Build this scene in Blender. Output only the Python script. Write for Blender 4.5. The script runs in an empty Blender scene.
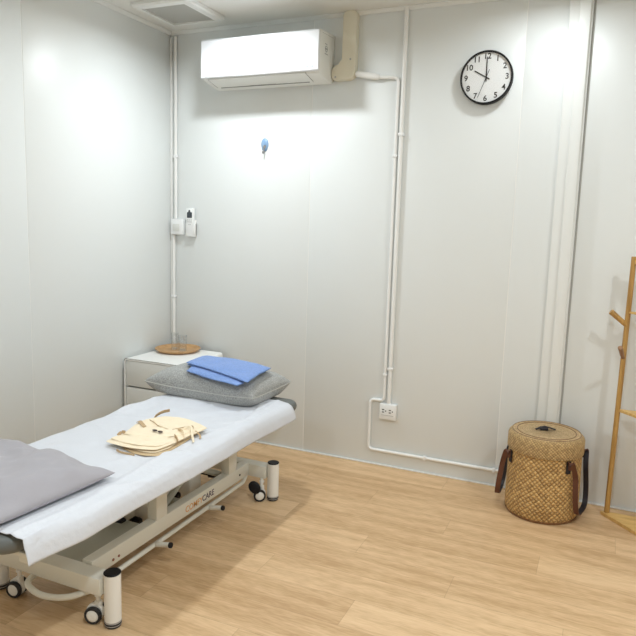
import bpy, bmesh, math, random
from mathutils import Vector, Matrix, noise
random.seed(7)
PI = math.pi
C = bpy.context.scene.collection
ORIG = {}

# ------------------------------------------------------------------ materials
def nt(m):
    m.use_nodes = True
    return m.node_tree, m.node_tree.nodes, m.node_tree.links

def mat(name, col, rough=0.5, spec=0.5, metal=0.0, bump=None, var=None, sheen=0.0, coat=0.0):
    """bump=(scale,strength[,stretch]); var=(scale,amount)"""
    m = bpy.data.materials.new(name)
    t, n, l = nt(m)
    b = n['Principled BSDF']
    b.inputs['Base Color'].default_value = (*col, 1)
    b.inputs['Roughness'].default_value = rough
    b.inputs['Specular IOR Level'].default_value = spec
    b.inputs['Metallic'].default_value = metal
    b.inputs['Sheen Weight'].default_value = sheen
    b.inputs['Coat Weight'].default_value = coat
    tc = n.new('ShaderNodeTexCoord')
    if var:
        nz = n.new('ShaderNodeTexNoise'); nz.inputs['Scale'].default_value = var[0]; nz.inputs['Detail'].default_value = 4
        l.new(tc.outputs['Object'], nz.inputs['Vector'])
        r = n.new('ShaderNodeMapRange'); r.inputs[1].default_value = 0.3; r.inputs[2].default_value = 0.7
        r.inputs[3].default_value = 1 - var[1]; r.inputs[4].default_value = 1 + var[1]
        l.new(nz.outputs['Fac'], r.inputs[0])
        v = n.new('ShaderNodeVectorMath'); v.operation = 'SCALE'; v.inputs[0].default_value = col
        l.new(r.outputs[0], v.inputs['Scale']); l.new(v.outputs[0], b.inputs['Base Color'])
    if bump:
        nz = n.new('ShaderNodeTexNoise'); nz.inputs['Scale'].default_value = bump[0]; nz.inputs['Detail'].default_value = 5
        mp = n.new('ShaderNodeMapping')
        if len(bump) > 2: mp.inputs['Scale'].default_value = bump[2]
        l.new(tc.outputs['Object'], mp.inputs['Vector']); l.new(mp.outputs[0], nz.inputs['Vector'])
        bp = n.new('ShaderNodeBump'); bp.inputs['Strength'].default_value = bump[1]; bp.inputs['Distance'].default_value = 0.004
        l.new(nz.outputs['Fac'], bp.inputs['Height']); l.new(bp.outputs[0], b.inputs['Normal'])
    return m

def M(n, op, a=None, b=None, l=None):
    x = n.new('ShaderNodeMath'); x.operation = op
    for i, v in enumerate((a, b)):
        if v is None: continue
        if isinstance(v, (int, float)): x.inputs[i].default_value = v
        else: l.new(v, x.inputs[i])
    return x.outputs[0]

def floor_material():
    m = bpy.data.materials.new('oak_vinyl_planks'); t, n, l = nt(m); b = n['Principled BSDF']
    tc = n.new('ShaderNodeTexCoord'); sp = n.new('ShaderNodeSeparateXYZ'); l.new(tc.outputs['Object'], sp.inputs[0])
    X, Y = sp.outputs[0], sp.outputs[1]
    yy = M(n, 'DIVIDE', M(n, 'ADD', Y, 1.10, l), 0.18, l)
    row = M(n, 'FLOOR', yy, None, l)
    wn = n.new('ShaderNodeTexWhiteNoise'); wn.noise_dimensions = '1D'; l.new(row, wn.inputs['W'])
    # the row that holds the joint at x = 2.283 (row -1) has a fixed offset
    off = M(n, 'MULTIPLY', M(n, 'FRACT', M(n, 'MULTIPLY', row, 0.37, l), None, l), 1.22, l)
    xx = M(n, 'DIVIDE', M(n, 'ADD', M(n, 'ADD', X, off, l), -2.283 - 0.63 * 1.22, l), 1.22, l)
    colu = M(n, 'FLOOR', xx, None, l)
    cb = n.new('ShaderNodeCombineXYZ'); l.new(row, cb.inputs[0]); l.new(colu, cb.inputs[1])
    w2 = n.new('ShaderNodeTexWhiteNoise'); w2.noise_dimensions = '3D'; l.new(cb.outputs[0], w2.inputs['Vector'])
    # grain
    cg = n.new('ShaderNodeCombineXYZ')
    l.new(M(n, 'ADD', M(n, 'MULTIPLY', X, 1.5, l), M(n, 'MULTIPLY', w2.outputs['Value'], 37.0, l), l), cg.inputs[0])
    l.new(M(n, 'MULTIPLY', Y, 6.0, l), cg.inputs[1]); l.new(M(n, 'MULTIPLY', w2.outputs['Value'], 11.0, l), cg.inputs[2])
    g1 = n.new('ShaderNodeTexNoise'); g1.inputs['Scale'].default_value = 1.6; g1.inputs['Detail'].default_value = 6
    g1.inputs['Distortion'].default_value = 1.2; l.new(cg.outputs[0], g1.inputs['Vector'])
    cg2 = n.new('ShaderNodeCombineXYZ')
    l.new(M(n, 'MULTIPLY', X, 16.0, l), cg2.inputs[0]); l.new(M(n, 'MULTIPLY', Y, 110.0, l), cg2.inputs[1])
    g2 = n.new('ShaderNodeTexNoise'); g2.inputs['Scale'].default_value = 1.0; g2.inputs['Detail'].default_value = 4; l.new(cg2.outputs[0], g2.inputs['Vector'])
    # cathedral figure
    wv = n.new('ShaderNodeTexWave'); wv.wave_type = 'BANDS'; wv.bands_direction = 'Y'; wv.inputs['Scale'].default_value = 0.55
    wv.inputs['Distortion'].default_value = 9; wv.inputs['Detail'].default_value = 3; wv.inputs['Detail Scale'].default_value = 0.8
    l.new(cg.outputs[0], wv.inputs['Vector'])
    f = M(n, 'ADD', M(n, 'MULTIPLY', g1.outputs['Fac'], 0.26, l), M(n, 'MULTIPLY', g2.outputs['Fac'], 0.36, l), l)
    f = M(n, 'ADD', f, M(n, 'MULTIPLY', wv.outputs['Fac'], 0.07, l), l)
    f = M(n, 'ADD', f, M(n, 'MULTIPLY', M(n, 'SUBTRACT', w2.outputs['Value'], 0.25, l), 0.17, l), l)
    cr = n.new('ShaderNodeValToRGB'); l.new(f, cr.inputs[0])
    e = cr.color_ramp.elements
    e[0].position = 0.24; e[0].color = (0.50, 0.315, 0.16, 1)
    e[1].position = 0.64; e[1].color = (0.80, 0.585, 0.36, 1)
    x = cr.color_ramp.elements.new(0.44); x.color = (0.70, 0.485, 0.28, 1)
    # joints
    fy = M(n, 'ABSOLUTE', M(n, 'SUBTRACT', M(n, 'FRACT', yy, None, l), 0.5, l), None, l)
    fx = M(n, 'ABSOLUTE', M(n, 'SUBTRACT', M(n, 'FRACT', xx, None, l), 0.5, l), None, l)
    jy = M(n, 'GREATER_THAN', fy, 0.4945, l); jx = M(n, 'GREATER_THAN', fx, 0.4992, l)
    j = M(n, 'MAXIMUM', jy, jx, l)
    mx = n.new('ShaderNodeMix'); mx.data_type = 'RGBA'; l.new(M(n, 'MULTIPLY', j, 0.4, l), mx.inputs[0]); l.new(cr.outputs[0], mx.inputs[6])
    mx.inputs[7].default_value = (0.24, 0.14, 0.07, 1); l.new(mx.outputs[2], b.inputs['Base Color'])
    b.inputs['Roughness'].default_value = 0.42; b.inputs['Specular IOR Level'].default_value = 0.35
    bp = n.new('ShaderNodeBump'); bp.inputs['Strength'].default_value = 0.12; bp.inputs['Distance'].default_value = 0.002
    l.new(M(n, 'SUBTRACT', g2.outputs['Fac'], j, l), bp.inputs['Height']); l.new(bp.outputs[0], b.inputs['Normal'])
    return m

def wood(name, c1, c2, sc=(6, 90, 90), rough=0.4):
    m = bpy.data.materials.new(name); t, n, l = nt(m); b = n['Principled BSDF']
    tc = n.new('ShaderNodeTexCoord'); mp = n.new('ShaderNodeMapping'); mp.inputs['Scale'].default_value = sc
    l.new(tc.outputs['Object'], mp.inputs[0]); nz = n.new('ShaderNodeTexNoise'); nz.inputs['Scale'].default_value = 1
    nz.inputs['Detail'].default_value = 5; l.new(mp.outputs[0], nz.inputs['Vector'])
    cr = n.new('ShaderNodeValToRGB'); cr.color_ramp.elements[0].position = 0.32; cr.color_ramp.elements[1].position = 0.68
    cr.color_ramp.elements[0].color = (*c1, 1); cr.color_ramp.elements[1].color = (*c2, 1)
    l.new(nz.outputs['Fac'], cr.inputs[0]); l.new(cr.outputs[0], b.inputs['Base Color']); b.inputs['Roughness'].default_value = rough
    return m

def weave(name, diag=True, F=46.0, c1=(0.28, 0.15, 0.05), c2=(0.71, 0.45, 0.175)):
    m = bpy.data.materials.new(name); t, n, l = nt(m); b = n['Principled BSDF']
    uv = n.new('ShaderNodeUVMap'); uv.uv_map = 'UVMap'; sp = n.new('ShaderNodeSeparateXYZ'); l.new(uv.outputs[0], sp.inputs[0])
    U, V = sp.outputs[0], sp.outputs[1]
    nzw = n.new('ShaderNodeTexNoise'); nzw.inputs['Scale'].default_value = 9; l.new(uv.outputs[0], nzw.inputs['Vector'])
    wob = M(n, 'MULTIPLY', M(n, 'SUBTRACT', nzw.outputs['Fac'], 0.5, l), 0.02, l)
    U = M(n, 'ADD', U, wob, l)
    if diag:
        a = M(n, 'MULTIPLY', M(n, 'ADD', U, V, l), F, l); c = M(n, 'MULTIPLY', M(n, 'SUBTRACT', U, V, l), F, l)
    else:
        a = M(n, 'MULTIPLY', U, F * 1.4, l); c = M(n, 'MULTIPLY', V, F * 1.4, l)
    fa, fc = M(n, 'FLOOR', a, None, l), M(n, 'FLOOR', c, None, l)
    ck = M(n, 'FLOORED_MODULO', M(n, 'ADD', fa, fc, l), 2.0, l)
    sa = M(n, 'ABSOLUTE', M(n, 'SINE', M(n, 'MULTIPLY', a, PI, l), None, l), None, l)
    sc = M(n, 'ABSOLUTE', M(n, 'SINE', M(n, 'MULTIPLY', c, PI, l), None, l), None, l)
    p = M(n, 'MULTIPLY', M(n, 'POWER', sa, 0.45, l), M(n, 'POWER', sc, 0.8, l), l)
    q = M(n, 'MULTIPLY', M(n, 'POWER', sc, 0.45, l), M(n, 'POWER', sa, 0.8, l), l)
    h = M(n, 'ADD', M(n, 'MULTIPLY', ck, p, l), M(n, 'MULTIPLY', M(n, 'SUBTRACT', 1.0, ck, l), q, l), l)
    cb = n.new('ShaderNodeCombineXYZ'); l.new(fa, cb.inputs[0]); l.new(fc, cb.inputs[1])
    wn = n.new('ShaderNodeTexWhiteNoise'); l.new(cb.outputs[0], wn.inputs['Vector'])
    fac = M(n, 'ADD', M(n, 'MULTIPLY', h, 0.55, l), M(n, 'MULTIPLY', wn.outputs['Value'], 0.45, l), l)  # strand height darkens the crevices as painted shade; cell noise varies tone
    cr = n.new('ShaderNodeValToRGB'); l.new(fac, cr.inputs[0])
    cr.color_ramp.elements[0].position = 0.08; cr.color_ramp.elements[0].color = (*c1, 1)
    cr.color_ramp.elements[1].position = 0.85; cr.color_ramp.elements[1].color = (*c2, 1)
    l.new(cr.outputs[0], b.inputs['Base Color']); b.inputs['Roughness'].default_value = 0.55
    bp = n.new('ShaderNodeBump'); bp.inputs['Strength'].default_value = 1.0; bp.inputs['Distance'].default_value = 0.006
    l.new(h, bp.inputs['Height']); l.new(bp.outputs[0], b.inputs['Normal'])
    return m

def clear_glass(name, tint=(1, 1, 1), base=0.035, edge=0.6):
    m = bpy.data.materials.new(name); t, n, l = nt(m); n.remove(n['Principled BSDF'])
    out = n['Material Output']; tr = n.new('ShaderNodeBsdfTransparent'); tr.inputs[0].default_value = (*tint, 1)
    gl = n.new('ShaderNodeBsdfGlossy'); gl.inputs['Roughness'].default_value = 0.03
    lw = n.new('ShaderNodeLayerWeight'); lw.inputs[0].default_value = 0.5; mx = n.new('ShaderNodeMixShader')
    l.new(M(n, 'ADD', base, M(n, 'MULTIPLY', M(n, 'POWER', lw.outputs['Facing'], 3.0, l), edge, l), l), mx.inputs[0]); l.new(tr.outputs[0], mx.inputs[1]); l.new(gl.outputs[0], mx.inputs[2]); l.new(mx.outputs[0], out.inputs[0])
    return m

def emit(name, col, s):
    m = bpy.data.materials.new(name); t, n, l = nt(m); b = n['Principled BSDF']
    b.inputs['Base Color'].default_value = (0.9, 0.9, 0.9, 1); b.inputs['Emission Color'].default_value = (*col, 1)
    b.inputs['Emission Strength'].default_value = s
    return m

WALLC = (0.765, 0.79, 0.785)
m_wall = mat('laminated_wall_panel', WALLC, 0.36, 0.34, bump=(2.2, 0.06))
m_core = mat('panel_joint_highlight', (0.92, 0.92, 0.90), 0.5)  # joints whiter than the panels, a bevel highlight put into the colour
m_gap = mat('gap_shade_grey', (0.40, 0.40, 0.38), 0.8)
m_ceil = mat('ceiling_board', (0.80, 0.80, 0.765), 0.45)
m_trim = mat('white_trim', (0.79, 0.805, 0.79), 0.35)
m_pvc = mat('white_pvc', (0.86, 0.86, 0.84), 0.35)
m_cream = mat('cream_plastic', (0.74, 0.70, 0.57), 0.4)
m_white = mat('white_plastic', (0.86, 0.87, 0.87), 0.3, coat=0.3)
m_acface = mat('white_gloss_panel', (0.90, 0.92, 0.96), 0.25, coat=0.5)
m_acbody = mat('white_matt_plastic', (0.78, 0.79, 0.76), 0.4)
m_acdark = mat('vent_shadow_grey', (0.30, 0.30, 0.28), 0.6)
m_grey = mat('grey_plastic', (0.35, 0.36, 0.35), 0.5)
m_lcd = mat('dark_display', (0.05, 0.06, 0.07), 0.25)
m_black = mat('black_plastic', (0.008, 0.008, 0.010), 0.5, 0.25)
m_rubber = mat('black_rubber', (0.02, 0.02, 0.022), 0.6)
m_steel = mat('grey_band', (0.42, 0.42, 0.42), 0.35, metal=0.3)
m_face = mat('clock_face_white', (0.88, 0.89, 0.89), 0.5)
m_frame = mat('powder_coat_ivory', (0.74, 0.73, 0.66), 0.35)
m_innerframe = mat('powder_coat_grey_green', (0.44, 0.45, 0.40), 0.4)
m_postw = mat('white_lacquer', (0.84, 0.83, 0.79), 0.3)
m_vinyl = mat('grey_green_vinyl', (0.135, 0.145, 0.14), 0.5, bump=(300, 0.08))
m_paper = mat('white_nonwoven_sheet', (0.66, 0.68, 0.73), 0.55, bump=(22, 1.0))
m_linen = mat('grey_linen', (0.36, 0.365, 0.355), 0.85, bump=(300, 0.8, (1, 1, 1)), var=(190, 0.40), sheen=0.2)
m_seam = mat('light_piping', (0.52, 0.52, 0.49), 0.8)
m_pilc = mat('lilac_grey_cotton', (0.37, 0.355, 0.385), 0.75, bump=(60, 0.25), sheen=0.15)
m_blue = mat('blue_cotton', (0.18, 0.30, 0.62), 0.8, bump=(220, 0.6), var=(90, 0.12), sheen=0.2)
m_beige = mat('cream_cotton', (0.88, 0.755, 0.56), 0.75, bump=(90, 0.35), sheen=0.1)
m_beigeband = mat('tan_cotton_binding', (0.50, 0.35, 0.20), 0.75, bump=(90, 0.3))
m_beigedark = mat('shaded_cream_cotton', (0.56, 0.42, 0.25), 0.8)  # darker cream for the bottom layer, its shade put into the colour
m_snap = mat('dark_brown_toggle', (0.05, 0.025, 0.02), 0.4)
m_cab = mat('white_lacquered_board', (0.86, 0.86, 0.84), 0.35)
m_cabfront = mat('off_white_drawer_front', (0.74, 0.74, 0.71), 0.45)
m_cabedge = mat('grey_edging_and_gap_shade', (0.30, 0.30, 0.28), 0.6)
m_tray = wood('tray_wood', (0.42, 0.235, 0.10), (0.62, 0.38, 0.18), (14, 90, 90), 0.4)
m_bamboo = wood('bamboo', (0.34, 0.18, 0.045), (0.54, 0.32, 0.10), (70, 70, 5), 0.38)  # darker than the boards: the post's shade side is in the colour
m_bambooh = wood('bamboo_board', (0.56, 0.34, 0.10), (0.74, 0.49, 0.19), (10, 75, 30), 0.35)
m_brownpeg = wood('brown_peg_wood', (0.24, 0.12, 0.06), (0.36, 0.20, 0.10), (60, 60, 10))
m_weave = weave('rattan_weave_diagonal', True, 40.0)
m_weave2 = weave('rattan_weave_band', True, 62.0, (0.34, 0.19, 0.07), (0.72, 0.50, 0.23))
m_weave3 = weave('rattan_weave_lid', False, 60.0, (0.46, 0.29, 0.13), (0.78, 0.57, 0.31))
m_rimdark = mat('dark_rattan_rim', (0.24, 0.12, 0.05), 0.5)
m_leather = mat('brown_leather', (0.105, 0.034, 0.016), 0.45, bump=(200, 0.2))
m_leatherd = mat('dark_leather', (0.015, 0.012, 0.016), 0.5)
m_hook = mat('translucent_blue_plastic', (0.22, 0.36, 0.56), 0.25, coat=0.5)
m_chrome = mat('chrome', (0.35, 0.35, 0.36), 0.2, metal=1.0)
m_glass = clear_glass('clear_glass')
m_glasst = clear_glass('tumbler_glass', (0.975, 0.98, 0.98), 0.12, 0.85)
m_mesh = None

def grille_material():
    m = bpy.data.materials.new('fine_vent_mesh'); t, n, l = nt(m); b = n['Principled BSDF']
    tc = n.new('ShaderNodeTexCoord'); sp = n.new('ShaderNodeSeparateXYZ'); l.new(tc.outputs['Object'], sp.inputs[0])
    s = []
    for i in (0, 1):
        s.append(M(n, 'ABSOLUTE', M(n, 'SINE', M(n, 'MULTIPLY', sp.outputs[i], PI / 0.008, l), None, l), None, l))
    f = M(n, 'GREATER_THAN', M(n, 'MULTIPLY', s[0], s[1], l), 0.45, l)
    mx = n.new('ShaderNodeMix'); mx.data_type = 'RGBA'; l.new(f, mx.inputs[0])
    mx.inputs[6].default_value = (0.55, 0.55, 0.51, 1); mx.inputs[7].default_value = (0.20, 0.20, 0.185, 1)
    l.new(mx.outputs[2], b.inputs['Base Color']); b.inputs['Roughness'].default_value = 0.5
    return m
m_mesh = grille_material()

# ------------------------------------------------------------------ mesh building
class B:
    def __init__(s):
        s.bm = bmesh.new(); s.uv = None
    def box(s, x0, x1, y0, y1, z0, z1, bev=0.0, seg=2, mtx=None):
        r = bmesh.ops.create_cube(s.bm, size=1)
        vs = r['verts']
        for v in vs:
            v.co = Vector(((x0 + x1) / 2 + v.co.x * (x1 - x0), (y0 + y1) / 2 + v.co.y * (y1 - y0), (z0 + z1) / 2 + v.co.z * (z1 - z0)))
        if bev:
            es = list({e for v in vs for e in v.link_edges})
            rr = bmesh.ops.bevel(s.bm, geom=es, offset=bev, segments=seg, affect='EDGES', profile=0.5)
            vs = list({v for f in rr['faces'] for v in f.verts} | {v for v in vs if v.is_valid})
        if mtx is not None:
            for v in vs: v.co = mtx @ v.co
        return s
    def ring_loft(s, rings, cap=True, closed=True):
        """rings: list of lists of Vectors, same count"""
        R = [[s.bm.verts.new(p) for p in r] for r in rings]
        n = len(R[0])
        for a, b in zip(R, R[1:]):
            for i in range(n if closed else n - 1):
                j = (i + 1) % n
                s.bm.faces.new((a[i], a[j], b[j], b[i]))
        if cap:
            s.bm.faces.new(list(reversed(R[0]))); s.bm.faces.new(R[-1])
        return R
    def cyl(s, p0, p1, r0, r1=None, seg=24, bev=0.0):
        r1 = r0 if r1 is None else r1
        p0, p1 = Vector(p0), Vector(p1); d = (p1 - p0).normalized()
        u = d.orthogonal().normalized(); w = d.cross(u)
        L = [(p0, r0), (p1, r1)]
        if bev:
            L = [(p0, r0 - bev), (p0 + d * bev, r0), (p1 - d * bev, r1), (p1, r1 - bev)]
        s.ring_loft([[c + (u * math.cos(2 * PI * i / seg) + w * math.sin(2 * PI * i / seg)) * r for i in range(seg)] for c, r in L])
        return s
    def lathe(s, prof, c, axis=(0, 0, 1), seg=48, sx=1.0, sy=1.0, close=False, uv=False):
        """prof: list of (r, h)"""
        d = Vector(axis).normalized(); u = d.orthogonal().normalized() if abs(d.z) < 0.99 else Vector((1, 0, 0)); w = d.cross(u); c = Vector(c)
        V = []
        for r, h in prof:
            if r < 1e-6: V.append([s.bm.verts.new(c + d * h)])
            else: V.append([s.bm.verts.new(c + d * h + u * (r * sx * math.cos(2 * PI * i / seg)) + w * (r * sy * math.sin(2 * PI * i / seg))) for i in range(seg)])
        lay = (s.bm.loops.layers.uv.get('UVMap') or s.bm.loops.layers.uv.new('UVMap')) if uv else None
        acc = 0; rm = max(r for r, h in prof)
        for k in range(len(prof) - 1):
            a, b = V[k], V[k + 1]
            dl = math.hypot(prof[k + 1][0] - prof[k][0], prof[k + 1][1] - prof[k][1])
            for i in range(seg):
                j = (i + 1) % seg
                if len(a) == 1 and len(b) == 1: continue
                if len(a) == 1: f = s.bm.faces.new((a[0], b[j], b[i])); uvs = [(i + .5, acc), (i + 1, acc + dl), (i, acc + dl)]
                elif len(b) == 1: f = s.bm.faces.new((a[i], a[j], b[0])); uvs = [(i, acc), (i + 1, acc), (i + .5, acc + dl)]
                else: f = s.bm.faces.new((a[i], a[j], b[j], b[i])); uvs = [(i, acc), (i + 1, acc), (i + 1, acc + dl), (i, acc + dl)]
                if uv:
                    for lp, q in zip(f.loops, uvs): lp[lay].uv = (q[0] / seg * 2 * PI * rm, q[1])
            acc += dl
        return s
    def tube(s, pts, r, seg=12, cap=True):
        pts = [Vector(p) for p in pts]; rings = []
        t0 = (pts[1] - pts[0]).normalized(); u = t0.orthogonal().normalized()
        for i, p in enumerate(pts):
            t = (pts[min(i + 1, len(pts) - 1)] - pts[max(i - 1, 0)]).normalized()
            u = (u - t * u.dot(t)).normalized(); w = t.cross(u)
            rr = r[i] if isinstance(r, (list, tuple)) else r
            rings.append([p + (u * math.cos(2 * PI * k / seg) + w * math.sin(2 * PI * k / seg)) * rr for k in range(seg)])
        s.ring_loft(rings, cap); return s
    def ribbon(s, pts, wdir, w, t):
        """flat strap of width w along wdir (vector or list), thickness t"""
        pts = [Vector(p) for p in pts]; rings = []
        for i, p in enumerate(pts):
            tg = (pts[min(i + 1, len(pts) - 1)] - pts[max(i - 1, 0)]).normalized()
            wd = Vector(wdir[i] if isinstance(wdir, list) else wdir); wd = (wd - tg * wd.dot(tg)).normalized(); nn = tg.cross(wd)
            rings.append([p + wd * w / 2 + nn * t / 2, p + wd * w / 2 - nn * t / 2, p - wd * w / 2 - nn * t / 2, p - wd * w / 2 + nn * t / 2])
        s.ring_loft(rings); return s
    def prism(s, poly, z0, z1, f=lambda x, y, z: Vector((x, y, z)), bev=0.0):
        a = [s.bm.verts.new(f(x, y, z0)) for x, y in poly]; b = [s.bm.verts.new(f(x, y, z1)) for x, y in poly]
        n = len(poly); fs = [s.bm.faces.new(list(reversed(a))), s.bm.faces.new(b)]
        for i in range(n):
            j = (i + 1) % n; fs.append(s.bm.faces.new((a[i], a[j], b[j], b[i])))
        if bev:
            es = list(fs[0].edges) + list(fs[1].edges)
            bmesh.ops.bevel(s.bm, geom=es, offset=bev, segments=2, affect='EDGES', profile=0.5)
        return s
    def grid(s, fn, nu, nv):
        V = [[s.bm.verts.new(fn(i / nu, j / nv)) for j in range(nv + 1)] for i in range(nu + 1)]
        for i in range(nu):
            for j in range(nv): s.bm.faces.new((V[i][j], V[i + 1][j], V[i + 1][j + 1], V[i][j + 1]))
        return V
    def add_mesh(s, me, mtx):
        n0 = len(s.bm.verts); s.bm.from_mesh(me); s.bm.verts.ensure_lookup_table()
        for v in list(s.bm.verts)[n0:]: v.co = mtx @ v.co
        return s

def fillet(pts, r, n=6):
    pts = [Vector(p) for p in pts]; out = [pts[0]]
    for a, b, c in zip(pts, pts[1:], pts[2:]):
        d1 = (a - b); d2 = (c - b); k = min(r, d1.length * 0.49, d2.length * 0.49)
        p, q = b + d1.normalized() * k, b + d2.normalized() * k
        for i in range(n + 1):
            t = i / n; out.append(p * (1 - t) ** 2 + b * 2 * t * (1 - t) + q * t * t)
    out.append(pts[-1]); return out

def part(name, b, m, parent=None, smooth=40, sub=0, label=None):
    me = bpy.data.meshes.new(name)
    bmesh.ops.recalc_face_normals(b.bm, faces=b.bm.faces)
    b.bm.to_mesh(me); b.bm.free()
    o = bpy.data.objects.new(name, me); C.objects.link(o); me.materials.append(m)
    if smooth:
        for p in me.polygons: p.use_smooth = True
        me.set_sharp_from_angle(angle=math.radians(smooth))
    off = Vector((0, 0, 0))
    if parent is not None:
        o.parent = parent; off = ORIG.get(parent.name, Vector((0, 0, 0)))
        me.transform(Matrix.Translation(-off))
    ORIG[o.name] = off
    if sub:
        md = o.modifiers.new('Subdivision', 'SUBSURF'); md.levels = sub; md.render_levels = sub
    if label: o['label'] = label
    return o

def thing(name, label, cat, loc=(0, 0, 0), group=None):
    o = bpy.data.objects.new(name, None); C.objects.link(o); o.location = loc; o.empty_display_size = 0.1
    o['label'] = label; o['category'] = cat
    if group: o['group'] = group
    ORIG[o.name] = Vector(loc); return o

def tag(o, label, cat, group=None):
    o['label'] = label; o['category'] = cat
    if group: o['group'] = group
    return o

def struct(name, b, m, smooth=0, label=None):
    o = part(name, b, m, None, smooth); o['kind'] = 'structure'
    if label: o['label'] = label
    return o

def dup(root, loc):
    r = root.copy(); C.objects.link(r); r.location = loc
    def rec(src, dst):
        for ch in list(src.children):
            c = ch.copy(); C.objects.link(c); c.parent = dst; c.matrix_parent_inverse = ch.matrix_parent_inverse.copy(); rec(ch, c)
    rec(root, r); return r

def dup_part(src, delta):
    c = src.copy(); C.objects.link(c); c.parent = src.parent; c.location = Vector(src.location) + Vector(delta)
    for ch in list(src.children):
        k = ch.copy(); C.objects.link(k); k.parent = c
    return c

def text_mesh(s, size, extrude=0.0005, bold=0.0):
    cu = bpy.data.curves.new('lettering', 'FONT'); cu.body = s; cu.size = size; cu.align_x = 'CENTER'; cu.align_y = 'CENTER'
    cu.extrude = extrude; cu.offset = bold
    o = bpy.data.objects.new('lettering', cu); C.objects.link(o)
    dg = bpy.context.evaluated_depsgraph_get(); me = bpy.data.meshes.new_from_object(o.evaluated_get(dg))
    bpy.data.objects.remove(o); return me

# frame mapping text local (x right, y up, z out) on the back wall facing -Y
def on_back(x, y, z):
    return Matrix(((1, 0, 0, x), (0, 0, -1, y), (0, 1, 0, z), (0, 0, 0, 1)))
# on a face whose normal is +X (text runs towards +Y as seen from +X)
def on_right(x, y, z):
    return Matrix(((0, 0, 1, x), (1, 0, 0, y), (0, 1, 0, z), (0, 0, 0, 1)))

H = 2.70
XR, YF = 4.3, -4.9

# ------------------------------------------------------------------ setting
b = B(); b.box(-0.10, XR + .1, YF - .1, 0.12, -0.05, 0.0); struct('floor', b, floor_material())
b = B(); b.box(-0.10, XR + .1, YF - .1, 0.12, H, H + 0.05); struct('ceiling', b, m_ceil)

def panel_wall(name, axis, edges, flip, z1=H):
    """panels with fine bevelled joints; axis 'x': wall at y=0 facing -y, axis 'y': wall at x=0 facing +x"""
    b = B()
    g = 0.0018
    for a, c in zip(edges, edges[1:]):
        if axis == 'x': b.box(a + g, c - g, 0.0, 0.05, 0.0, z1, 0.0016, 2) if not flip else b.box(a + g, c - g, YF - 0.05, YF, 0, z1, 0.0016, 2)
        else: b.box(-0.05, 0.0, a + g, c - g, 0.0, z1, 0.0016, 2) if not flip else b.box(XR, XR + 0.05, a + g, c - g, 0, z1, 0.0016, 2)
    o = struct(name, b, m_wall, 30)
    b = B()
    for a, c in zip(edges, edges[1:]):
        if axis == 'x': b.box(a, c, 0.002, 0.06, 0.001, z1 - .001) if not flip else b.box(a, c, YF - 0.06, YF - .002, .001, z1 - .001)
        else: b.box(-0.06, -0.002, a, c, 0.001, z1 - .001) if not flip else b.box(XR + .002, XR + 0.06, a, c, .001, z1 - .001)
    k = part('panel_joint_highlight', b, m_core, o, 0)
    return o
panel_wall('wall_back', 'x', [0.0, 1.045, 2.277, 2.60, XR], False)
panel_wall('wall_left', 'y', [YF, -3.62, -2.42, -1.22, 0.0], False)
panel_wall('wall_right', 'y', [YF, -3.7, -2.5, -1.3, 0.0], True)
panel_wall('wall_front', 'x', [0.0, 1.2, 2.4, 3.6, XR], True)

# pilaster joining the two wall sections
b = B(); b.box(2.484, 2.5985, -0.022, -0.0005, 0.0, H - 0.001, 0.004)
b.box(2.534, 2.588, -0.040, -0.021, 0.0, H - 0.001, 0.004)
o = struct('trim_1', b, m_trim, 40, 'white stepped vertical post trim between the two wall sections')
b = B(); b.box(2.5995, 2.6085, -0.004, -0.0003, 0.0, H - 0.001); part('gap_shade_strip', b, m_gap, o, 0)  # grey strip on the wall standing in for the gap's shade

# ceiling coves and floor edge strips
def cove(name, x0, x1, y0, y1, horiz):
    b = B()
    prof = [(0, 0), (0.028, 0), (0.028, -0.004), (0.018, -0.007), (0.010, -0.013), (0.006, -0.018), (0, -0.018)]
    if horiz:
        b.ring_loft([[Vector((x, y0 - p, H + q - .0005)) for p, q in prof] for x in (x0, x1)])
    else:
        b.ring_loft([[Vector((x0 + p, y, H + q - .0005)) for p, q in prof] for y in (y0, y1)])
    return struct(name, b, m_trim, 30)
cove('trim_2', 0.0, 2.483, -0.0005, 0, True)
cove('trim_3', 0.0005, 0, YF, 0.0, False)
cove('trim_4', 2.626, XR, -0.0005, 0, True)
b = B(); b.box(0.0, 2.483, -0.012, -0.0005, 0.0, 0.008, 0.002); struct('baseboard_back', b, m_trim, 40)
b = B(); b.box(2.627, XR, -0.012, -0.0005, 0.0, 0.008, 0.002); struct('baseboard_right', b, m_trim, 40)
b = B(); b.box(0.0005, 0.012, YF, -0.013, 0.0, 0.010, 0.003); struct('baseboard_left', b, m_trim, 40)
b = B(); b.box(0.001, 0.016, -0.0135, -0.0005, 0.602, H - .032, 0.003); struct('trim_5', b, m_pvc, 40, 'slim white corner strip between left and back wall')

# ------------------------------------------------------------------ ceiling vent
t = thing('ceiling_vent', 'square white ceiling exhaust vent with grey mesh grille', 'ceiling vent', (0.345, -0.39, H))
b = B(); x0, x1, y0, y1 = 0.155, 0.535, -0.585, -0.185; w = 0.042
outer = [(x0, y0), (x1, y0), (x1, y1), (x0, y1)]; inner = [(x0 + w, y0 + w), (x1 - w, y0 + w), (x1 - w, y1 - w), (x0 + w, y1 - w)]
b.ring_loft([[Vector((x, y, z)) for x, y in P] for P, z in ((outer, H - .0005), (outer, H - 0.018), ([(x + (0.345 - x) * .05, y + (-.385 - y) * .05) for x, y in outer], H - 0.028), (inner, H - 0.033), (inner, H - 0.012))], cap=False)
part('frame', b, m_trim, t, 25)
b = B(); b.box(x0 + w - .002, x1 - w + .002, y0 + w - .002, y1 - w + .002, H - 0.024, H - 0.016); part('grille', b, m_mesh, t, 0)

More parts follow.
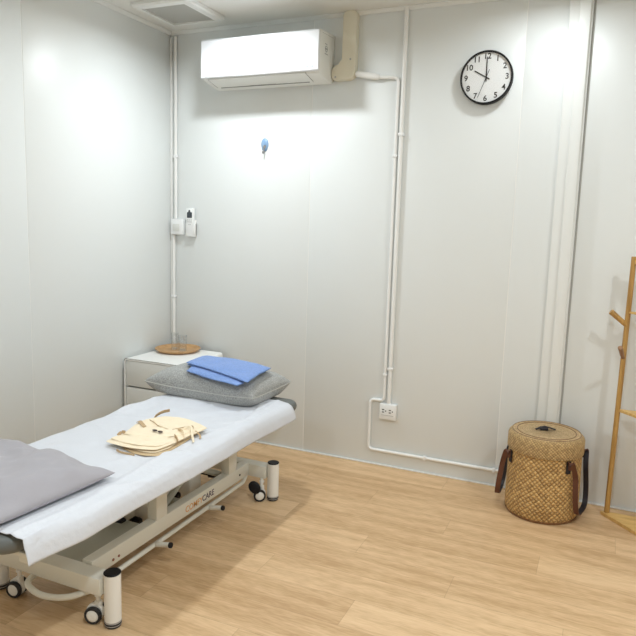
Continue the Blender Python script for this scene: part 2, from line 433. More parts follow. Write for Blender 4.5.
# ------------------------------------------------------------------ air conditioner
t = thing('air_conditioner', 'white wall-mounted split air conditioner above the blue hook', 'air conditioner', (0.80, 0, 2.44))
ax0, ax1 = 0.405, 1.185
# body profile (y, z) extruded along x
bp = [(-0.001, 2.318), (-0.001, 2.580), (-0.205, 2.566), (-0.222, 2.556), (-0.222, 2.336), (-0.212, 2.326), (-0.08, 2.299), (-0.04, 2.299)]
b = B(); b.prism(bp, ax0 + .002, ax1, lambda y, z, x: Vector((x, y, z)), 0.004); body = part('body', b, m_acbody, t, 30)
fp = [(-0.2225, 2.336), (-0.2225, 2.555), (-0.236, 2.559), (-0.243, 2.550), (-0.247, 2.44), (-0.246, 2.340), (-0.240, 2.334)]
b = B(); b.prism(fp, ax0, ax1 + .002, lambda y, z, x: Vector((x, y, z)), 0.002); front = part('front_panel', b, m_acface, t, 30)
# louvre flap below
lf = [(-0.2235, 2.3335), (-0.2235, 2.3265), (-0.214, 2.3240), (-0.118, 2.3035), (-0.112, 2.3045), (-0.112, 2.310), (-0.20, 2.332)]
b = B(); b.prism(lf, ax0 + 0.040, ax1 - 0.085, lambda y, z, x: Vector((x, y, z))); lou = part('louvre', b, m_acbody, t, 30)
b = B(); b.box(ax0 + 0.06, ax1 - 0.11, -0.1115, -0.1065, 2.3005, 2.309); part('air_slot', b, m_acdark, t, 0)
b = B(); b.box(ax0 + 0.27, ax1 - 0.33, -0.120, -0.1135, 2.3015, 2.304); part('air_slot', b, m_acdark, t, 0)
for xx in (ax0 + 0.0385, ax1 - 0.0835):
    b = B(); b.tube([(xx, -0.2225, 2.3330), (xx, -0.2205, 2.3265), (xx, -0.17, 2.3150), (xx, -0.115, 2.3030)], 0.0016, 6); part('louvre_gap', b, m_acdark, t)

# side seam, sticker, logos
b = B(); b.tube([(ax1 + .0005, -0.190, 2.552), (ax1 + .0005, -0.03, 2.56)], 0.0008, 6); part('side_seam', b, m_grey, t)
b = B()
b.lathe([(0.018, 0), (0.018, .0012), (0.014, .0012), (0.014, 0)], (ax1 + .0003, -0.13, 2.475), (1, 0, 0), 20)
b.box(ax1, ax1 + .0014, -0.142, -0.118, 2.472, 2.479); b.box(ax1, ax1 + .0014, -0.150, -0.108, 2.445, 2.449); b.box(ax1, ax1 + .0014, -0.150, -0.118, 2.500, 2.503)
part('side_mark', b, m_grey, t)
b = B(); b.lathe([(0.011, 0), (0.011, .0008), (0.009, .0008), (0.009, 0)], (ax0 + .045, -0.2463, 2.357), (0, -1, 0), 24, 1.7, 0.8)
b.box(ax0 + .035, ax0 + .055, -0.2475, -0.2458, 2.356, 2.358)
part('logo', b, mat('pale_grey_print', (0.45, 0.48, 0.50), 0.5), front)
b = B(); b.add_mesh(text_mesh('INVERTER', 0.017), on_back(ax1 - .062, -0.2468, 2.356)); part('lettering', b, mat('grey_blue_print', (0.35, 0.38, 0.48), 0.5), front, 0)

# ------------------------------------------------------------------ cream pipe cover
t = thing('pipe_cover', 'cream plastic pipe cover running from ceiling to the air conditioner', 'pipe cover', (1.29, 0, 2.5))
def rr_poly(pts, r, n=5):
    P = [Vector((x, z, 0)) for x, z in pts]; out = []
    for i in range(len(P)):
        a, q, c = P[i - 1], P[i], P[(i + 1) % len(P)]; k = min(r, (a - q).length * .45, (c - q).length * .45)
        p1 = q + (a - q).normalized() * k; p2 = q + (c - q).normalized() * k
        for j in range(n + 1):
            u = j / n; v = p1 * (1 - u) ** 2 + q * 2 * u * (1 - u) + p2 * u * u; out.append((v.x, v.y))
    return out
poly = rr_poly([(1.189, 2.318), (1.31, 2.318), (1.333, 2.345), (1.335, H - .001), (1.252, H - .001), (1.252, 2.41), (1.189, 2.395)], 0.022)
b = B(); b.prism(poly, -0.001, -0.050, lambda x, z, y: Vector((x, y, z)), 0.008); part('cover', b, m_cream, t, 40)
for x, z in ((1.305, 2.43), (1.214, 2.335)):
    b = B(); b.cyl((x, -0.0502, z), (x, -0.053, z), 0.0055, seg=12); part('screw', b, m_steel, t)

# ------------------------------------------------------------------ conduits
def conduit(name, label, pts, r, clips=(), fil=0.03, extra=None):
    b = B(); b.tube(fillet(pts, fil), r, 14); o = part(name, b, m_pvc, None, 40); tag(o, label, 'cable conduit')
    for (x, y, z), ax in clips:
        b = B()
        if ax == 'v': b.box(x - r - .004, x + r + .004, y - r - .002, -0.0008, z - .009, z + .009, 0.003)
        else: b.box(x - .009, x + .009, y - r - .002, -0.0008, z - r - .004, z + r + .004, 0.003)
        part('clip', b, m_white, o)
    return o
conduit('cable_conduit', 'straight white vertical conduit from ceiling down to the power socket', [(1.622, -0.014, H - .001), (1.622, -0.014, 0.403)], 0.0125,
        [((1.622, -0.014, 2.0), 'v'), ((1.622, -0.014, 0.62), 'v')])
conduit('cable_conduit', 'thin white bent conduit from pipe cover down and along the floor', [(1.325, -0.028, 2.352), (1.47, -0.020, 2.325), (1.590, -0.0125, 2.318), (1.590, -0.0125, 0.417), (1.502, -0.0125, 0.417), (1.502, -0.0125, 0.098), (2.483, -0.0125, 0.098)], 0.0095,
        [((1.590, -0.0125, 1.88), 'v'), ((1.590, -0.0125, 0.58), 'v'), ((1.86, -0.0125, 0.098), 'h'), ((2.27, -0.0125, 0.098), 'h')])
b = B(); b.tube([(1.337, -0.027, 2.350), (1.36, -0.026, 2.346), (1.455, -0.021, 2.328), (1.475, -0.019, 2.324)], [0.016, 0.018, 0.018, 0.013], 16)
tag(part('conduit_sleeve', b, m_pvc), 'short wide white sleeve where the bent conduit leaves the pipe cover', 'conduit sleeve')
conduit('cable_conduit', 'white conduit in the left corner from ceiling to the light switch', [(0.047, -0.0125, H - .032), (0.047, -0.0125, 1.484)], 0.0105, [((0.047, -0.0125, 1.9), 'v')])
conduit('cable_conduit', 'white conduit in the corner from light switch down to the cabinet', [(0.030, -0.0125, 1.376), (0.030, -0.0125, 0.604)], 0.0115, [((0.030, -0.0125, 0.95), 'v')])

# ------------------------------------------------------------------ light switch, remote, hook, socket
t = thing('light_switch', 'square white surface-mounted light switch beside the corner conduit', 'light switch', (0.07, 0, 1.43))
b = B(); b.box(0.020, 0.121, -0.036, -0.001, 1.378, 1.482, 0.004); part('box', b, m_white, t)
b = B(); b.box(0.040, 0.094, -0.040, -0.0362, 1.402, 1.450, 0.002); part('rocker', b, mat('switch_grey_white', (0.72, 0.73, 0.70), 0.35), t)
t = thing('remote_control', 'small white air conditioner remote with dark display in wall holder', 'remote control', (0.18, 0, 1.46))
b = B(); b.box(0.144, 0.204, -0.034, -0.012, 1.375, 1.557, 0.006); body = part('body', b, m_white, t)
b = B(); b.prism(rr_poly([(0.154, 1.492), (0.194, 1.492), (0.194, 1.528), (0.182, 1.531), (0.176, 1.545), (0.168, 1.545), (0.164, 1.531), (0.154, 1.528)], 0.004, 3), -0.0345, -0.0355, lambda x, z, y: Vector((x, y, z))); part('display', b, m_lcd, body)
m_btn = mat('soft_grey_print', (0.5, 0.51, 0.5), .5)
for q in [(0.154 + k * .015, 0.163 + k * .015, 1.476, 1.481) for k in range(3)] + [(0.154, 0.194, 1.464, 1.467), (0.163, 0.185, 1.446, 1.449)]:
    b = B(); b.box(q[0], q[1], -0.0365, -0.0342, q[2], q[3], 0.0006); part('button', b, m_btn, body)
b = B(); b.box(0.139, 0.143, -0.030, -0.001, 1.375, 1.455, 0.001); b.box(0.205, 0.209, -0.030, -0.001, 1.375, 1.455, 0.001); b.box(0.139, 0.209, -0.0118, -0.001, 1.371, 1.480, 0.002)
b.box(0.139, 0.209, -0.036, -0.001, 1.368, 1.3745, 0.001); b.box(0.205, 0.214, -0.036, -0.030, 1.375, 1.43, .001); part('holder', b, m_pvc, t)

t = thing('wall_hook', 'small oval translucent blue hook stuck on the wall below the air conditioner', 'wall hook', (0.723, 0, 1.955))
b = B(); b.lathe([(0.0, 0.0), (0.026, 0.0), (0.026, 0.002), (0.0235, 0.006), (0.014, 0.010), (0, 0.0115)], (0.723, -0.0008, 1.966), (0, -1, 0), 32, 1.0, 1.0)
for v in b.bm.verts: v.co.z = 1.966 + (v.co.z - 1.966) * 1.45 - (0.006 if v.co.z < 1.95 else 0)
part('pad', b, m_hook, t)
b = B(); b.tube(fillet([(0.723, -0.012, 1.958), (0.723, -0.014, 1.915), (0.723, -0.026, 1.905), (0.723, -0.030, 1.920)], 0.01), 0.0042, 10)
b.lathe([(0.0, 0), (.012, 0), (.010, .003), (0, .004)], (0.725, -0.011, 1.950), (0, -1, 0), 16, 1.1, .8)
part('hook', b, m_chrome, t)

t = thing('power_socket', 'square white double power socket at the foot of the straight conduit', 'power socket', (1.62, 0, 0.34))
b = B(); b.box(1.570, 1.674, -0.034, -0.001, 0.3060, 0.4020, 0.004); body = part('plate', b, m_white, t)
for cx in (1.597, 1.640):
    b = B(); b.box(cx - .010, cx + .003, -0.0352, -0.034, 0.3650, 0.3700); b.box(cx - .010, cx + .003, -0.0352, -0.034, 0.3490, 0.3540); b.cyl((cx + .013, -0.0338, 0.3595), (cx + .013, -0.0352, 0.3595), 0.0035, seg=12)
    part('socket_holes', b, m_black, body)
b = B(); b.box(1.584, 1.660, -0.0350, -0.034, 0.3320, 0.3340); part('plate_line', b, m_grey, body)

# ------------------------------------------------------------------ clock
cx, cz, R = 2.0885, 2.284, 0.139
t = thing('wall_clock', 'round wall clock with thin black rim and white numbered face', 'clock', (cx, 0, cz))
b = B(); b.lathe([(0, 0.0), (R - .004, 0.0), (R, 0.004), (R, 0.040), (R - .002, 0.043), (R - .008, 0.043), (R - .009, 0.030), (0.0, 0.028)], (cx, -0.001, cz), (0, -1, 0), 96); part('rim', b, m_black, t, 35)
b = B(); b.lathe([(0, 0), (R - .0095, 0), (R - .0095, .001), (0, .001)], (cx, -0.0302, cz), (0, -1, 0), 96); face = part('face', b, m_face, t, 30)
for h in range(1, 13):
    a = PI / 2 - h * PI / 6; rr = 0.109
    b = B(); b.add_mesh(text_mesh(str(h), 0.041, 0.0003, 0.0007), on_back(cx + rr * math.cos(a), -0.0318, cz + rr * math.sin(a))); part('numeral', b, m_black, face, 0)
def hand(b, ang, L, tail, w0, w1, y):
    d = Vector((math.sin(ang), 0, math.cos(ang))); s = Vector((d.z, 0, -d.x)); c = Vector((cx, y, cz))
    P = [c - d * tail + s * w0 / 2, c - d * tail - s * w0 / 2, c + d * L - s * w1 / 2, c + d * L + s * w1 / 2]
    b.ring_loft([P, [p + Vector((0, -0.001, 0)) for p in P]])
b = B(); hand(b, math.radians(-60), 0.074, 0.020, 0.0065, 0.0055, -0.0335); part('hour_hand', b, m_black, t, 0)
b = B(); hand(b, math.radians(0), 0.106, 0.022, 0.006, 0.0045, -0.0355); part('minute_hand', b, m_black, t, 0)
b = B(); hand(b, math.radians(201), 0.112, 0.042, 0.0026, 0.0018, -0.0375); part('second_hand', b, m_black, t, 0)
b = B(); b.cyl((cx, -0.0315, cz), (cx, -0.039, cz), 0.0045, seg=16); part('pivot', b, m_black, t)
b = B(); b.lathe([(0, 0), (R - .0085, 0), (R - .0085, .001), (0, .001)], (cx, -0.0415, cz), (0, -1, 0), 64); part('glass_cover', b, m_glass, t, 30)

# ------------------------------------------------------------------ cabinet
nx0, nx1, ny0, ny1, nz = 0.018, 0.452, -0.522, -0.045, 0.600
t = thing('bedside_cabinet', 'low white two-drawer cabinet in the corner behind the bed', 'cabinet', (0.235, -0.28, 0))
b = B()
ol = rr_poly([(nx0, 0.0), (nx1, 0.0), (nx1, nz), (nx0, nz)], 0.0001, 1)
def rrect(x0, x1, z0, z1, r, n=6):
    P = [(x0, z0), (x1, z0)]
    for k in range(n + 1): a = k * PI / 2 / n; P.append((x1 - r + r * math.cos(a), z1 - r + r * math.sin(a)))
    for k in range(n + 1): a = PI / 2 + k * PI / 2 / n; P.append((x0 + r + r * math.cos(a), z1 - r + r * math.sin(a)))
    return P
oo = rrect(nx0, nx1, 0.0, nz, 0.022); ii = rrect(nx0 + .012, nx1 - .012, 0.0, nz - .012, 0.012)
V = lambda P, y: [Vector((x, y, z)) for x, z in P]
b.ring_loft([V(oo, ny1), V(oo, ny0), V(ii, ny0), V(ii, ny1 - .012)], cap=False)
b.prism(ii, ny1 - .012, ny1, lambda x, z, y: Vector((x, y, z)))
part('carcass', b, m_cab, t, 40)
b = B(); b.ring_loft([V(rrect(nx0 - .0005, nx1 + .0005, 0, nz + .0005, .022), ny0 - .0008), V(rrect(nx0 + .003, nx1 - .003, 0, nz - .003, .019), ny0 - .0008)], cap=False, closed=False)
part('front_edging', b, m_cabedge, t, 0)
b = B(); b.box(nx0 + .013, nx1 - .013, ny0 + .03, ny0 + .034, 0.03, nz - .013); part('drawer_gap_shade', b, m_cabedge, t, 0)  # dark sheet close behind the drawers, painting shade into their gaps
for z0, z1 in ((0.424, nz - .015), (0.225, 0.414), (0.03, 0.215)):
    b = B(); b.box(nx0 + .015, nx1 - .015, ny0 + .003, ny0 + .022, z0, z1, 0.002); part('drawer', b, m_cabfront, t)
# ------------------------------------------------------------------ tray and glasses
tcx, tcy = 0.172, -0.163
t = thing('serving_tray', 'round shallow wooden tray on the white corner cabinet', 'tray', (tcx, tcy, nz))
b = B(); b.lathe([(0, 0), (0.120, 0), (0.132, .003), (0.149, 0.019), (0.151, 0.022), (0.148, 0.024), (0.144, 0.021), (0.130, 0.008), (0.124, 0.006), (0, 0.006)], (tcx, tcy, nz + .0005), (0, 0, 1), 64)
part('dish', b, m_tray, t, 50)
def tumbler(name, label, x, y, r, h, z):
    b = B(); b.lathe([(0, 0), (r * .86, 0), (r * .9, .002), (r, h), (r - .0018, h), (r * .9 - .0022, .009), (0, .007)], (x, y, z), (0, 0, 1), 32)
    o = part(name, b, m_glasst, None, 40); tag(o, label, 'glass', 'tumblers on the wooden tray'); return o
zt = nz + .0075
tumbler('drinking_glass', 'small clear empty glass on the left side of the round tray', 0.137, -0.150, 0.026, 0.112, zt)
tumbler('drinking_glass', 'small clear empty glass on the right side of the round tray', 0.212, -0.165, 0.029, 0.105, zt)

# ------------------------------------------------------------------ treatment bed
bed = thing('treatment_bed', 'adjustable massage bed with ivory steel base and grey padded top', 'massage bed', (0.945, -1.45, 0))
TZ = 0.515
cpoly = rr_poly([(0.612, -2.445), (1.196, -2.445), (1.236, -2.32), (1.283, -2.08), (1.283, -0.568), (0.612, -0.568)], 0.06, 6)
b = B(); a_ = [(x, y) for x, y in cpoly]; cc = Vector((0.945, -1.5, 0)); rings = []
for k in range(9):
    th_ = PI * k / 8; ins = 0.022 * (1 - math.sin(th_)) if True else 0; zz_ = (0.455 + TZ) / 2 - (TZ - 0.455) / 2 * math.cos(th_)
    rings.append([Vector((cc.x + (x - cc.x) * (1 - ins / 0.335), cc.y + (y - cc.y) * (1 - ins / 0.94), zz_)) for x, y in a_])
b.ring_loft(rings)
part('padded_top', b, m_vinyl, bed, 50)
b = B(); b.box(0.665, 1.225, -2.38, -0.63, 0.440, 0.4545, 0.002)
for x in (0.68, 1.17): b.box(x, x + .04, -2.36, -0.66, 0.405, 0.4395, 0.003)
part('top_frame', b, m_frame, bed)
# side frames with window openings: rail, uprights and upper rail cut as one plate
def side_frame(xa, xb, lab=None):
    b = B()
    b.box(xa, xb, -1.9735, -0.8035, 0.130, 0.198, 0.003)
    b.box(xa, xb, -1.90, -0.86, 0.360, 0.400, 0.003)
    for y0, y1 in ((-1.590, -1.515), (-1.005, -0.930)): b.box(xa, xb, y0, y1, 0.196, 0.362, 0.002)
    o = part('side_frame', b, m_frame, bed)
    return o
sf = side_frame(1.052, 1.100)
sf2 = side_frame(0.790, 0.838)
m_cop = mat('copper_screw', (0.25, 0.08, 0.05), .4)
for y, z in ((-1.860, 0.152), (-1.828, 0.153), (-0.90, 0.160)):
    b = B(); b.cyl((1.1002, y, z), (1.1025, y, z), 0.0055, seg=12); part('screw', b, m_cop if y < -1 else m_black, sf)
b = B(); b.add_mesh(text_mesh('COMFY', 0.041, .0003, .0003), on_right(1.1004, -1.312, 0.160)); part('lettering', b, mat('orange_print', (0.72, 0.36, 0.10), .5), sf, 0)
b = B(); b.add_mesh(text_mesh('CARE', 0.041, .0003, .0006), on_right(1.1004, -1.195, 0.161)); part('lettering', b, mat('dark_print', (0.09, 0.07, 0.11), .5), sf, 0)
# end beams
for yy in (-2.010, -0.768):
    b = B(); b.box(0.690, 1.199, yy - .035, yy + .035, 0.122, 0.188, 0.004); part('end_beam', b, m_frame, bed)
# base sheet inside
b = B(); b.box(0.839, 1.051, -1.973, -1.62, 0.176, 0.184, 0.001); part('base_sheet', b, m_innerframe, bed)
b = B(); b.box(0.839, 1.051, -1.36, -1.32, 0.14, 0.18, 0.003); part('cross_member', b, m_innerframe, bed)
# lifting mechanism
b = B()
for x in (0.84, 1.02):
    b.tube([(x, -1.45, 0.18), (x, -1.05, 0.39)], 0.016, 10); b.tube([(x, -1.40, 0.39), (x, -0.98, 0.18)], 0.016, 10)
b.cyl((0.839, -1.45, 0.18), (1.051, -1.45, 0.18), 0.012, seg=14); b.cyl((0.839, -1.225, 0.285), (1.051, -1.225, 0.285), 0.010, seg=14)
b.cyl((0.839, -1.05, 0.39), (1.051, -1.05, 0.39), 0.010, seg=14); b.cyl((0.839, -1.40, 0.39), (1.051, -1.40, 0.39), 0.010, seg=14)
part('lifting_arm', b, m_innerframe, bed)
b = B(); b.box(0.895, 0.985, -1.50, -1.385, 0.125, 0.205, 0.012, 3); b.cyl((0.94, -1.39, 0.17), (0.94, -1.20, 0.23), 0.024, seg=20, bev=.003); part('drive_motor', b, m_postw, bed)
b = B(); b.box(0.90, 0.99, -1.19, -1.09, 0.12, 0.235, 0.01, 3); part('control_box', b, m_postw, bed)
for q, r in (((0.955, -1.53, 0.138), .019), ((0.955, -1.64, 0.186), .020), ((0.955, -0.925, 0.140), .017), ((0.955, -1.245, 0.15), .02)):
    b = B(); b.cyl((q[0] - .03, q[1], q[2]), (q[0] + .012, q[1], q[2]), r, r * .85, seg=20, bev=.004); b.cyl((q[0] - .155, q[1], q[2]), (q[0] - .028, q[1], q[2]), .008, seg=10); part('adjusting_knob', b, m_black, bed)
b = B(); b.prism([(-1.60, 0.165), (-1.54, 0.165), (-1.555, 0.30), (-1.62, 0.30)], 0.90, 0.945, lambda y, z, x: Vector((x, y, z)), .003); part('bracket', b, m_innerframe, bed)
# foot bar
b = B()
b.tube(fillet([(1.090, -0.82, 0.128), (1.098, -0.86, 0.105), (1.100, -1.965, 0.092), (1.100, -1.99, 0.110)], 0.03), 0.0105, 14)
b.tube(fillet([(0.862, -1.99, 0.115), (0.872, -2.085, 0.112), (0.975, -2.108, 0.100), (1.075, -2.085, 0.104), (1.135, -2.00, 0.112)], 0.045), 0.0115, 14)
b.tube([(0.800, -0.84, 0.105), (0.800, -1.97, 0.100)], 0.0105, 14)
fb = part('foot_bar', b, m_frame, bed)
for y in (-1.600, -1.190):
    b = B(); b.tube([(1.104, y, 0.097), (1.180, y - .006, 0.114)], 0.0115, 14); pg = part('foot_peg', b, m_frame, bed)
    b = B(); b.tube([(1.1802, y - .006, 0.1141), (1.188, y - .0065, 0.1155)], 0.0122, 14); part('peg_cap', b, m_black, pg)
# corner posts
for x, y in ((1.229, -2.010), (1.229, -0.768), (0.660, -2.010), (0.660, -0.768)):
    b = B(); b.cyl((x, y, 0.026), (x, y, 0.2045), 0.0305, seg=36); po = part('corner_post', b, m_postw, bed)
    b = B(); b.cyl((x, y, 0.0005), (x, y, 0.020), 0.029, 0.0315, seg=36, bev=.003); part('foot_pad', b, m_rubber, po)
    b = B(); b.cyl((x, y, 0.0201), (x, y, 0.0259), 0.0312, seg=36); b.lathe([(0.0295, .009), (.0308, .0095), (.0308, .0125), (.0295, .013)], (x, y, 0), (0, 0, 1), 36); part('foot_ring', b, m_steel, po)
    b = B(); b.cyl((x, y, 0.2046), (x, y, 0.211), 0.0312, seg=36, bev=.002); part('top_cap', b, m_black, po)
# casters
def caster(x, y, ang, brake=False):
    b = B(); b.cyl((x, y, 0.075), (x, y, 0.1215), 0.0085, seg=16); b.cyl((x, y, 0.100), (x, y, 0.108), 0.013, seg=16)
    n = Vector((math.sin(ang), -math.cos(ang), 0)); s = Vector((n.y, -n.x, 0))
    c = Vector((x, y, 0.033)) + s * 0.012
    b.lathe([(0, -.010), (0.031, -.010), (0.034, -.004), (0.034, .004), (0.031, .010), (0, .010)], c + Vector((0, 0, .004)), n, 28)
    b.box(x - .011, x + .011, y - .011, y + .011, 0.055, 0.082, .003)
    cs = part('caster', b, m_postw, bed)
    for sg in (1, -1):
        w = B(); w.lathe([(0.0235, -.0085), (0.030, -.0085), (0.0325, -.005), (0.0325, .005), (0.030, .0085), (0.0235, .0085)], c + n * sg * 0.0205, n, 32)
        w.lathe([(0.0235, -.0085), (0.0235, .0085)], c + n * sg * 0.0205, n, 32)
        part('tyre', w, m_rubber, cs)
        w = B(); w.lathe([(0, -.009), (0.0232, -.009), (0.0232, .006), (0.019, .0095), (.010, .0105), (0, .0105)] if sg > 0 else [(0, -.0095), (.019, -.0095), (0.0232, -.006), (0.0232, .009), (0, .009)], c + n * sg * 0.0205, n, 28)
        part('wheel_hub', w, m_postw, cs)
    if brake:
        w = B(); w.lathe([(0, -.013), (.022, -.013), (.029, -.006), (.029, .006), (.022, .013), (0, .013)], (x - .018, y - .045, 0.083), (0.25, -1, 0.1), 24, 1.0, 1.25); part('brake_cover', w, m_black, cs)
caster(1.163, -2.012, 0.30); caster(0.775, -2.020, 0.15); caster(1.178, -0.800, 0.6, True); caster(0.735, -0.78, 0.3)

# ------------------------------------------------------------------ disposable sheet
def sheet_pt(u, v):
    # u across (left hem -> right hem), v along (far -> near)
    y = -0.680 + v * (-2.412 + 0.680)
    y += 0.006 * noise.noise(Vector((u * 6, v * 4, 3)))
    # cross profile as arc length list
    prof = [(0.582, 0.478), (0.592, 0.500), (0.612, 0.5185), (0.65, 0.5195), (0.80, 0.5195), (1.00, 0.5195), (1.15, 0.5195), (1.225, 0.5190), (1.262, 0.5150), (1.284, 0.504), (1.297, 0.484), (1.304, 0.462), (1.309, 0.442)]
    L = [0]
    for p, q in zip(prof, prof[1:]): L.append(L[-1] + math.hypot(p[0] - q[0], p[1] - q[1]))
    s = u * L[-1]; k = 0
    while k < len(L) - 2 and L[k + 1] < s: k += 1
    f = (s - L[k]) / (L[k + 1] - L[k]); x = prof[k][0] * (1 - f) + prof[k + 1][0] * f; z = prof[k][1] * (1 - f) + prof[k + 1][1] * f
    n1 = noise.noise(Vector((x * 5, y * 5, 0))); n2 = noise.noise(Vector((x * 14, y * 9, 5))); n3 = noise.noise(Vector((x * 34, y * 22, 9)))
    top = 1.0 if 0.62 < x < 1.23 else 0.0
    edge = max(0, (x - 1.27) / 0.04) + max(0, (0.60 - x) / 0.02)
    z += (0.0050 * (n1 + .5) + 0.0034 * (n2 + .5)) * (1 - min(edge, 1)) + 0.0006 * n3
    # soft lengthwise creases beside the right edge
    z += 0.004 * math.exp(-((x - 1.20 - 0.02 * math.sin(y * 5)) / 0.012) ** 2)
    if x > 1.27: x += 0.006 * math.sin(y * 7.0) * min(edge, 1) + 0.003 * n2; z += 0.006 * math.sin(y * 3.1 + 1) * min(edge, 1)
    if x < 0.62:
        z += 0.012 * max(0, noise.noise(Vector((y * 7, 1, 2)))) ; x -= 0.02 * max(0, noise.noise(Vector((y * 4.5, 7, 2))))
    k = max(0.0, (v - 0.86) / 0.14); k = k * k * (3 - 2 * k); q = max(0.0, min(1.0, (x - 1.15) / 0.13))
    x -= 0.045 * k * q * q; z -= 0.004 * k * edge / 2
    if 0.60 < x < 1.25: z = max(z, TZ + 0.0035)
    # the far-left edge of the sheet is rucked up
    z += 0.018 * math.exp(-((x - 0.60) / 0.035) ** 2) * (math.exp(-((y + 1.18) / 0.10) ** 2) + 0.6 * math.exp(-((y + 0.98) / 0.06) ** 2))
    # a few shallow creases across the sheet
    for cxx, cyy, an, am in ((1.22, -1.42, 1.2, 0.007), (1.10, -0.98, 0.5, 0.006), (0.95, -0.95, 2.0, 0.004), (1.21, -1.60, 1.0, 0.005), (0.70, -1.50, 2.8, 0.005), (1.24, -1.95, 1.1, 0.006), (1.18, -0.85, 1.9, 0.005), (0.72, -1.28, 0.3, 0.005), (1.16, -1.30, 0.9, 0.006), (1.20, -1.12, 0.7, 0.005), (0.80, -1.15, 2.4, 0.004), (0.75, -1.75, 0.4, 0.004), (1.05, -1.80, 1.2, 0.003)):
        dx, dy = x - cxx, y - cyy; pu = dx * math.cos(an) + dy * math.sin(an); pv = -dx * math.sin(an) + dy * math.cos(an)
        z += am * math.exp(-(pv / 0.010) ** 2 - (pu / 0.09) ** 2)
    return Vector((x, y, z))
b = B(); b.grid(sheet_pt, 110, 170)
o = part('disposable_sheet', b, m_paper, None, 180)
md = o.modifiers.new('Solidify', 'SOLIDIFY'); md.thickness = 0.0012; md.offset = 1
tag(o, 'white disposable sheet draped over the massage bed', 'bed sheet')

# ------------------------------------------------------------------ pillows
def pillow_surf(cx, cy, a, bb, rot, zb, tt, seed, pinch=0.09, wr=0.004, tip=0.03, sink=0.3, ex=2.6, hp=.52):
    ca, sa = math.cos(rot), math.sin(rot)
    def P(u, v, side):
        # u,v in [-1,1]; side +1 top, -1 bottom
        x = a * u * (1 - pinch * (1 - abs(v) ** 2.2) * abs(u) ** 3); y = bb * v * (1 - pinch * (1 - abs(u) ** 2.2) * abs(v) ** 3)
        h = max(0.0, (1 - abs(u) ** ex) * (1 - abs(v) ** ex)) ** hp
        mid = zb + tt * sink + tip * (abs(u) * abs(v)) ** 3
        if side > 0: z = mid + tt * (1 - sink) * h
        else: z = max(zb, mid - tt * sink * min(1, h * 2.2))
        X = cx + x * ca - y * sa; Y = cy + x * sa + y * ca
        if side > 0:
            k = min(1, h * 1.6)
            z += wr * k * (noise.noise(Vector((X * 7, Y * 7, seed))) * 1.6 + noise.noise(Vector((X * 17, Y * 13, seed + 4))) * 0.7)
        return Vector((X, Y, z))
    return P
def pillow_mesh(P, n=60):
    b = B()
    def mp(s): # denser near rims
        return math.sin((s * 2 - 1) * PI / 2)
    T = b.grid(lambda i, j: P(mp(i), mp(j), 1), n, n); Bo = b.grid(lambda i, j: P(mp(i), mp(j), -1), n, n)
    bmesh.ops.remove_doubles(b.bm, verts=list(b.bm.verts), dist=0.0004)
    return b
P1 = pillow_surf(0.838, -0.700, 0.348, 0.206, math.radians(-1.5), 0.5275, 0.150, 3, 0.05, 0.003, 0.014, 0.32, 3.4, .44)
t = thing('bed_pillow', 'plump dark grey linen cushion at the head of the bed', 'pillow', (0.84, -0.7, 0.5245))
part('pillow_body', pillow_mesh(P1), m_linen, t, 180)
b = B(); pts = []
for k in range(4):
    for i in range(24):
        s = i / 24 * 2 - 1; s = math.sin(s * PI / 2)
        u, v = ((s, -1), (1, s), (-s, 1), (-1, -s))[k]; pts.append(P1(u, v, 1) + Vector((0, 0, 0.0)))
pts.append(pts[0]); b.tube(pts, 0.0028, 6); part('piping', b, m_seam, t)

P2 = pillow_surf(0.822, -2.188, 0.350, 0.272, math.radians(-4), 0.5275, 0.092, 11, 0.035, 0.015, 0.004, 0.24, 3.0, .50)
def P2w(u, v, s):
    p = P2(u, v, s)
    if s > 0:
        h = (1 - u * u) * (1 - v * v)
        # long diagonal folds
        q = (p.x * 0.55 + p.y * 0.85)
        p.z += 0.010 * h ** .4 * math.sin(q * 48 + 3 * noise.noise(Vector((p.x * 4, p.y * 4, 1)))) * max(0, noise.noise(Vector((p.x * 3, p.y * 3, 8))) + 0.45)
    return p
t = thing('bed_pillow', 'lilac-grey pillow in a smooth cotton case at the near end of the bed', 'pillow', (0.82, -2.15, 0.5245))
part('pillowcase', pillow_mesh(P2w, 80), m_pilc, t, 180)

